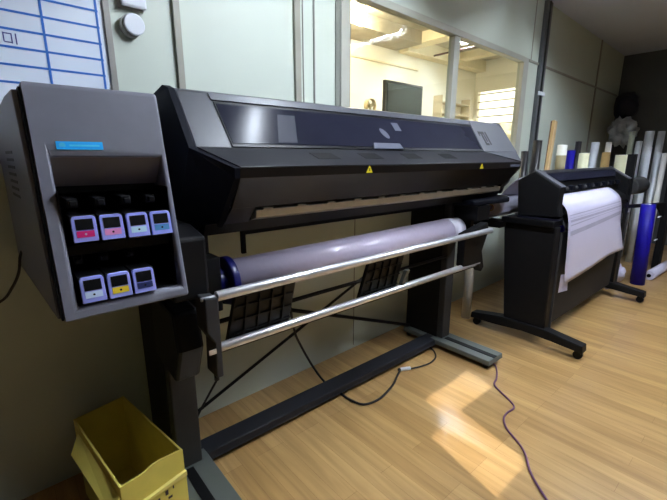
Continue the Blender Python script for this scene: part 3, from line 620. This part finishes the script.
# hanging sheet
def sheet(mb, u0, u1, v0, v1, off):
    NU, NV = 10, 26
    prof = [(.968,.966),(.945,.958),(.915,.938),(.885,.912),(.865,.88),(.855,.84),(.848,.80),(.842,.70),(.838,.60),(.835,.50),(.825,.42)]
    def pt(u, v):
        L = len(prof)-1; 
        bottom = 1-.06*u; s = min(v*bottom*L, L-1e-6); i = int(s); t = s-i
        y = prof[i][0]*(1-t)+prof[i+1][0]*t; z = prof[i][1]*(1-t)+prof[i+1][1]*t
        x = 2.605+u*1.15+(.035*v if u < .5 else .0)*(1-u)
        k = max(0, v-.75)*4
        x += .07*k*max(0,u-.75)*4
        y += -.05*k*max(0,u-.8)*5*.6 - .006*math.sin(u*4)*v
        return Vector((x, y-off, z+off*.5*(1 if v<.3 else 0)))
    g = [[mb.bm.verts.new(pt(u0+(u1-u0)*i/NU, v0+(v1-v0)*j/NV)) for j in range(NV+1)] for i in range(NU+1)]
    for i in range(NU):
        for j in range(NV): mb.bm.faces.new([g[i][j],g[i+1][j],g[i+1][j+1],g[i][j+1]]).smooth = True
S = thing('paper_sheet', (3.25,.88,.42), 'white paper sheet with grey bands hanging from the plotter front', 'paper sheet')
mb = MB(); sheet(mb,0,1,0,1,0); o_ = mb.build('sheet', M['paper'], S); so = o_.modifiers.new('thick','SOLIDIFY'); so.thickness = .0012
mb = MB(); mb.hexa([(2.655,.86,.47),(2.70,.835,.47),(2.71,.83,.36),(2.665,.865,.345)],[(2.655,.8615,.47),(2.70,.8365,.47),(2.71,.8315,.36),(2.665,.8665,.345)]); mb.build('curled_corner', M['paper'], S)
for k,(a,b) in enumerate(((.47,.485),(.52,.527),(.55,.585),(.61,.618),(.65,.68))):
    mb = MB(); sheet(mb,.03,.985,a,b,.0015); s_ = mb.build('printed_band', M['stripe'], S)
    
# ------------------------------------------------------------------ rolls behind the plotter and in the rack
proto = {}
def stand_roll(kind, x, y, h, r, m, label, group='rolls standing behind the plotter', core='kraft', lean=(0,0), band=None, z=0.0):
    t = thing('vinyl_roll', (x,y,z), label, 'roll', group)
    top = Vector((x+lean[0],y+lean[1],z+h)); base = Vector((x,y,z))
    mb = MB(); mb.ring(base, top, r, r*.45, 22); mb.build('roll_body', m, t)
    ax = (top-base).normalized()
    mb = MB(); mb.ring(base+ax*.01, top+ax*.002, r*.44, r*.36, 18); mb.build('core', M[core], t)
    if band:
        z0, z1, bm_ = band
        mb = MB(); mb.ring(base+ax*z0, base+ax*z1, r*1.02, r*1.004, 22); mb.build('band', bm_, t)
    return t
stand_roll('k', 3.62,1.50,1.34,.036,M['rollk'],'black roll against the wall behind the leaning plank',core='rollk')
stand_roll('k', 3.575,1.58,1.25,.03,M['rollk'],'short dark roll at the left end, beside the tall black roll',core='rollk')
stand_roll('w', 3.905,1.40,1.305,.040,M['rollw'],'white roll with a khaki lower part, right of the leaning plank',band=(1.0,1.215,M['khaki']),core='white')
stand_roll('b', 4.193,1.42,1.262,.035,M['rollb'],'blue vinyl roll standing between the khaki banded roll and a black one',core='rollk')
stand_roll('k', 4.60,1.50,1.355,.028,M['rollk'],'tall narrow black roll just right of the blue vinyl roll',core='rollk')
stand_roll('k', 4.36,1.46,1.20,.03,M['rollk'],'lower black roll tucked behind the short white roll',core='rollk')
stand_roll('w', 4.363,1.36,1.236,.045,M['cream'],'short thick white roll right of the two black rolls',core='white')
stand_roll('s', 5.117,1.50,1.36,.039,M['rollg'],'frosted silver white roll left of the kraft roll',core='white')
stand_roll('kr', 5.031,1.36,1.25,.040,M['kraft'],'brown kraft roll standing behind the plotter')
stand_roll('w', 5.594,1.50,1.372,.031,M['rollw'],'thin white roll peeking out just right of the kraft roll',core='white')
stand_roll('f', 5.18,1.25,1.222,.060,M['cream'],'thick cream white roll by the black rack post',core='white')
G2 = 'frosted rolls crowded in the far corner'
stand_roll('g', 5.914,1.36,1.50,.030,M['rollgr'],'pale green roll, leftmost of the crowd in the far corner',G2,'white')
stand_roll('g', 5.78,1.25,1.38,.032,M['rollg'],'frosted roll just right of the pale green roll',G2,'white')
stand_roll('g', 5.951,1.20,1.497,.046,M['rollg'],'thick tall frosted roll in the middle of the far corner',G2,'white')
stand_roll('g', 6.272,1.15,1.507,.038,M['rollg'],'tall frosted roll farthest right at the back of the corner',G2,'white')
stand_roll('g', 5.527,1.10,1.305,.031,M['rollg'],'frosted roll standing in front of the thick tall one',G2,'white')
stand_roll('g', 5.82,1.07,1.335,.022,M['rollg'],'slim frosted roll between the thick tall and the far right rolls',G2,'white')
stand_roll('g', 5.574,1.01,1.252,.024,M['rollg'],'slim frosted roll third from the right edge',G2,'white')
stand_roll('g', 5.50,.945,1.24,.026,M['rollw'],'bright slim roll nearest the right edge of the photo',G2,'white')
# leaning plank
pk = tag(MB().hexa([(3.475,1.38,0),(3.53,1.38,0),(3.53,1.405,0),(3.475,1.405,0)],[(3.625,1.38,1.50),(3.68,1.38,1.49),(3.68,1.405,1.49),(3.625,1.405,1.50)]).build('wooden_plank', M['wood'], bevel=.003), 'raw wooden plank leaning among the rolls behind the plotter', 'plank')
pk2 = tag(MB().hexa([(3.60,1.42,0),(3.63,1.42,0),(3.63,1.44,0),(3.60,1.44,0)],[(3.69,1.42,1.50),(3.72,1.42,1.50),(3.72,1.44,1.50),(3.69,1.44,1.50)]).build('wooden_strip', M['brown']), 'thin brown strip of wood just behind the raw plank', 'strip of wood')
# lean white roll beneath the printer end
stand_roll('w', 2.60,1.46,.80,.034,M['rollw'],'white roll standing on the floor under the right end of the large printer','rolls on the floor','white')
# blue rolls on the floor
bt = stand_roll('b', 4.60,.815,.775,.058,M['rollb'],'big blue vinyl roll standing on the floor right of the plotter','rolls on the floor','white',lean=(-.03,.02))
mb = MB(); mb.cyl((4.60,.755,.66),(4.66,.745,.665),.006,n=8); mb.cyl((4.62,.752,.44),(4.67,.742,.445),.006,n=8); mb.build('white_tie', M['white'], bt)
stand_roll('b', 4.74,.86,.66,.045,M['bag'],'darker blue roll half hidden behind the big blue roll','rolls on the floor','rollk')
fr_ = thing('lying_roll', (5.2,.86,0), 'white roll lying on the floor beside the blue rolls', 'roll')
mb = MB(); mb.ring((4.83,.775,.0465),(5.62,.735,.0465),.046,.018); mb.build('roll_body', M['paper'], fr_)
mb = MB(); mb.cyl((4.822,.7754,.0465),(4.84,.7745,.0465),.0175,n=16); mb.build('core', M['black'], fr_)
stand_roll('w', 4.20,.965,.80,.017,M['paper'],'thin white roll between the hanging sheet and the black rack post','rolls on the floor','white')
pb = tag(MB().blob((4.52,.98,.09),(.09,.07,.09),5,.4).build('paper_bundle', M['paper']), 'crumpled white paper on the floor left of the blue roll', 'paper')
# black rack
rk = thing('roll_rack', (4.9,.95,0), 'black metal rack at the right edge holding the rolls', 'rack')
mb = MB(); mb.box(4.27,4.33,.93,.99,0,1.225); mb.build('post', M['black2'], rk, bevel=.003)
mb = MB(); mb.box(5.36,5.50,.80,.86,0,1.25); mb.build('post', M['black2'], rk, bevel=.003)
mb = MB(); mb.hexa([(4.33,.95,.745),(5.36,.83,.70),(5.36,.86,.70),(4.33,.98,.745)],[(4.33,.95,.775),(5.36,.83,.735),(5.36,.86,.735),(4.33,.98,.775)]); mb.build('rail', M['black2'], rk)
mb = MB(); mb.hexa([(5.1,.86,.72),(5.36,.83,.72),(5.36,.83,.56)],[(5.1,.88,.72),(5.36,.85,.72),(5.36,.85,.56)]); mb.build('gusset', M['black2'], rk)
dr = thing('reel', (4.6,.99,.80), 'dark round reel fixed to the rack above its rail', 'reel')
mb = MB(); mb.cyl((4.50,.99,.93),(4.86,.99,.93),.075,.085,n=28); mb.build('drum', M['leg'], dr, bevel=.01)
mb = MB(); mb.box(4.335,4.52,.965,1.015,.88,.96); mb.build('arm', M['black'], dr)
# things in the dark corner
hb = tag(MB().blob((6.55,1.63,1.86),(.17,.13,.19),2,.22).build('bag', M['bag']), 'dark navy bag hanging on the wall above the far rolls', 'bag')
fm = tag(MB().blob((6.4,1.58,1.52),(.2,.14,.16),9,.5,4,2.2).build('plastic_film', M['film']), 'crumpled grey plastic film bundled on top of the far rolls', 'plastic film')

# ------------------------------------------------------------------ camera and world
cam = bpy.data.cameras.new('camera'); co = bpy.data.objects.new('camera', cam); COL.objects.link(co)
cam.sensor_width = 36; cam.sensor_fit = 'HORIZONTAL'; cam.lens = 390/667*36; cam.clip_start = .05
co.location = (0,0,1.2); co.rotation_euler = (math.radians(90-13.4),0,math.radians(-40.7))
SC.camera = co
w = bpy.data.worlds.new('world'); SC.world = w; w.use_nodes = True
w.node_tree.nodes['Background'].inputs['Color'].default_value = (.5,.55,.6,1); w.node_tree.nodes['Background'].inputs['Strength'].default_value = .05
vs = SC.view_settings; vs.view_transform = 'Standard'; vs.look = 'None'; vs.gamma = 1; vs.use_curve_mapping = False; vs.exposure = 2.6
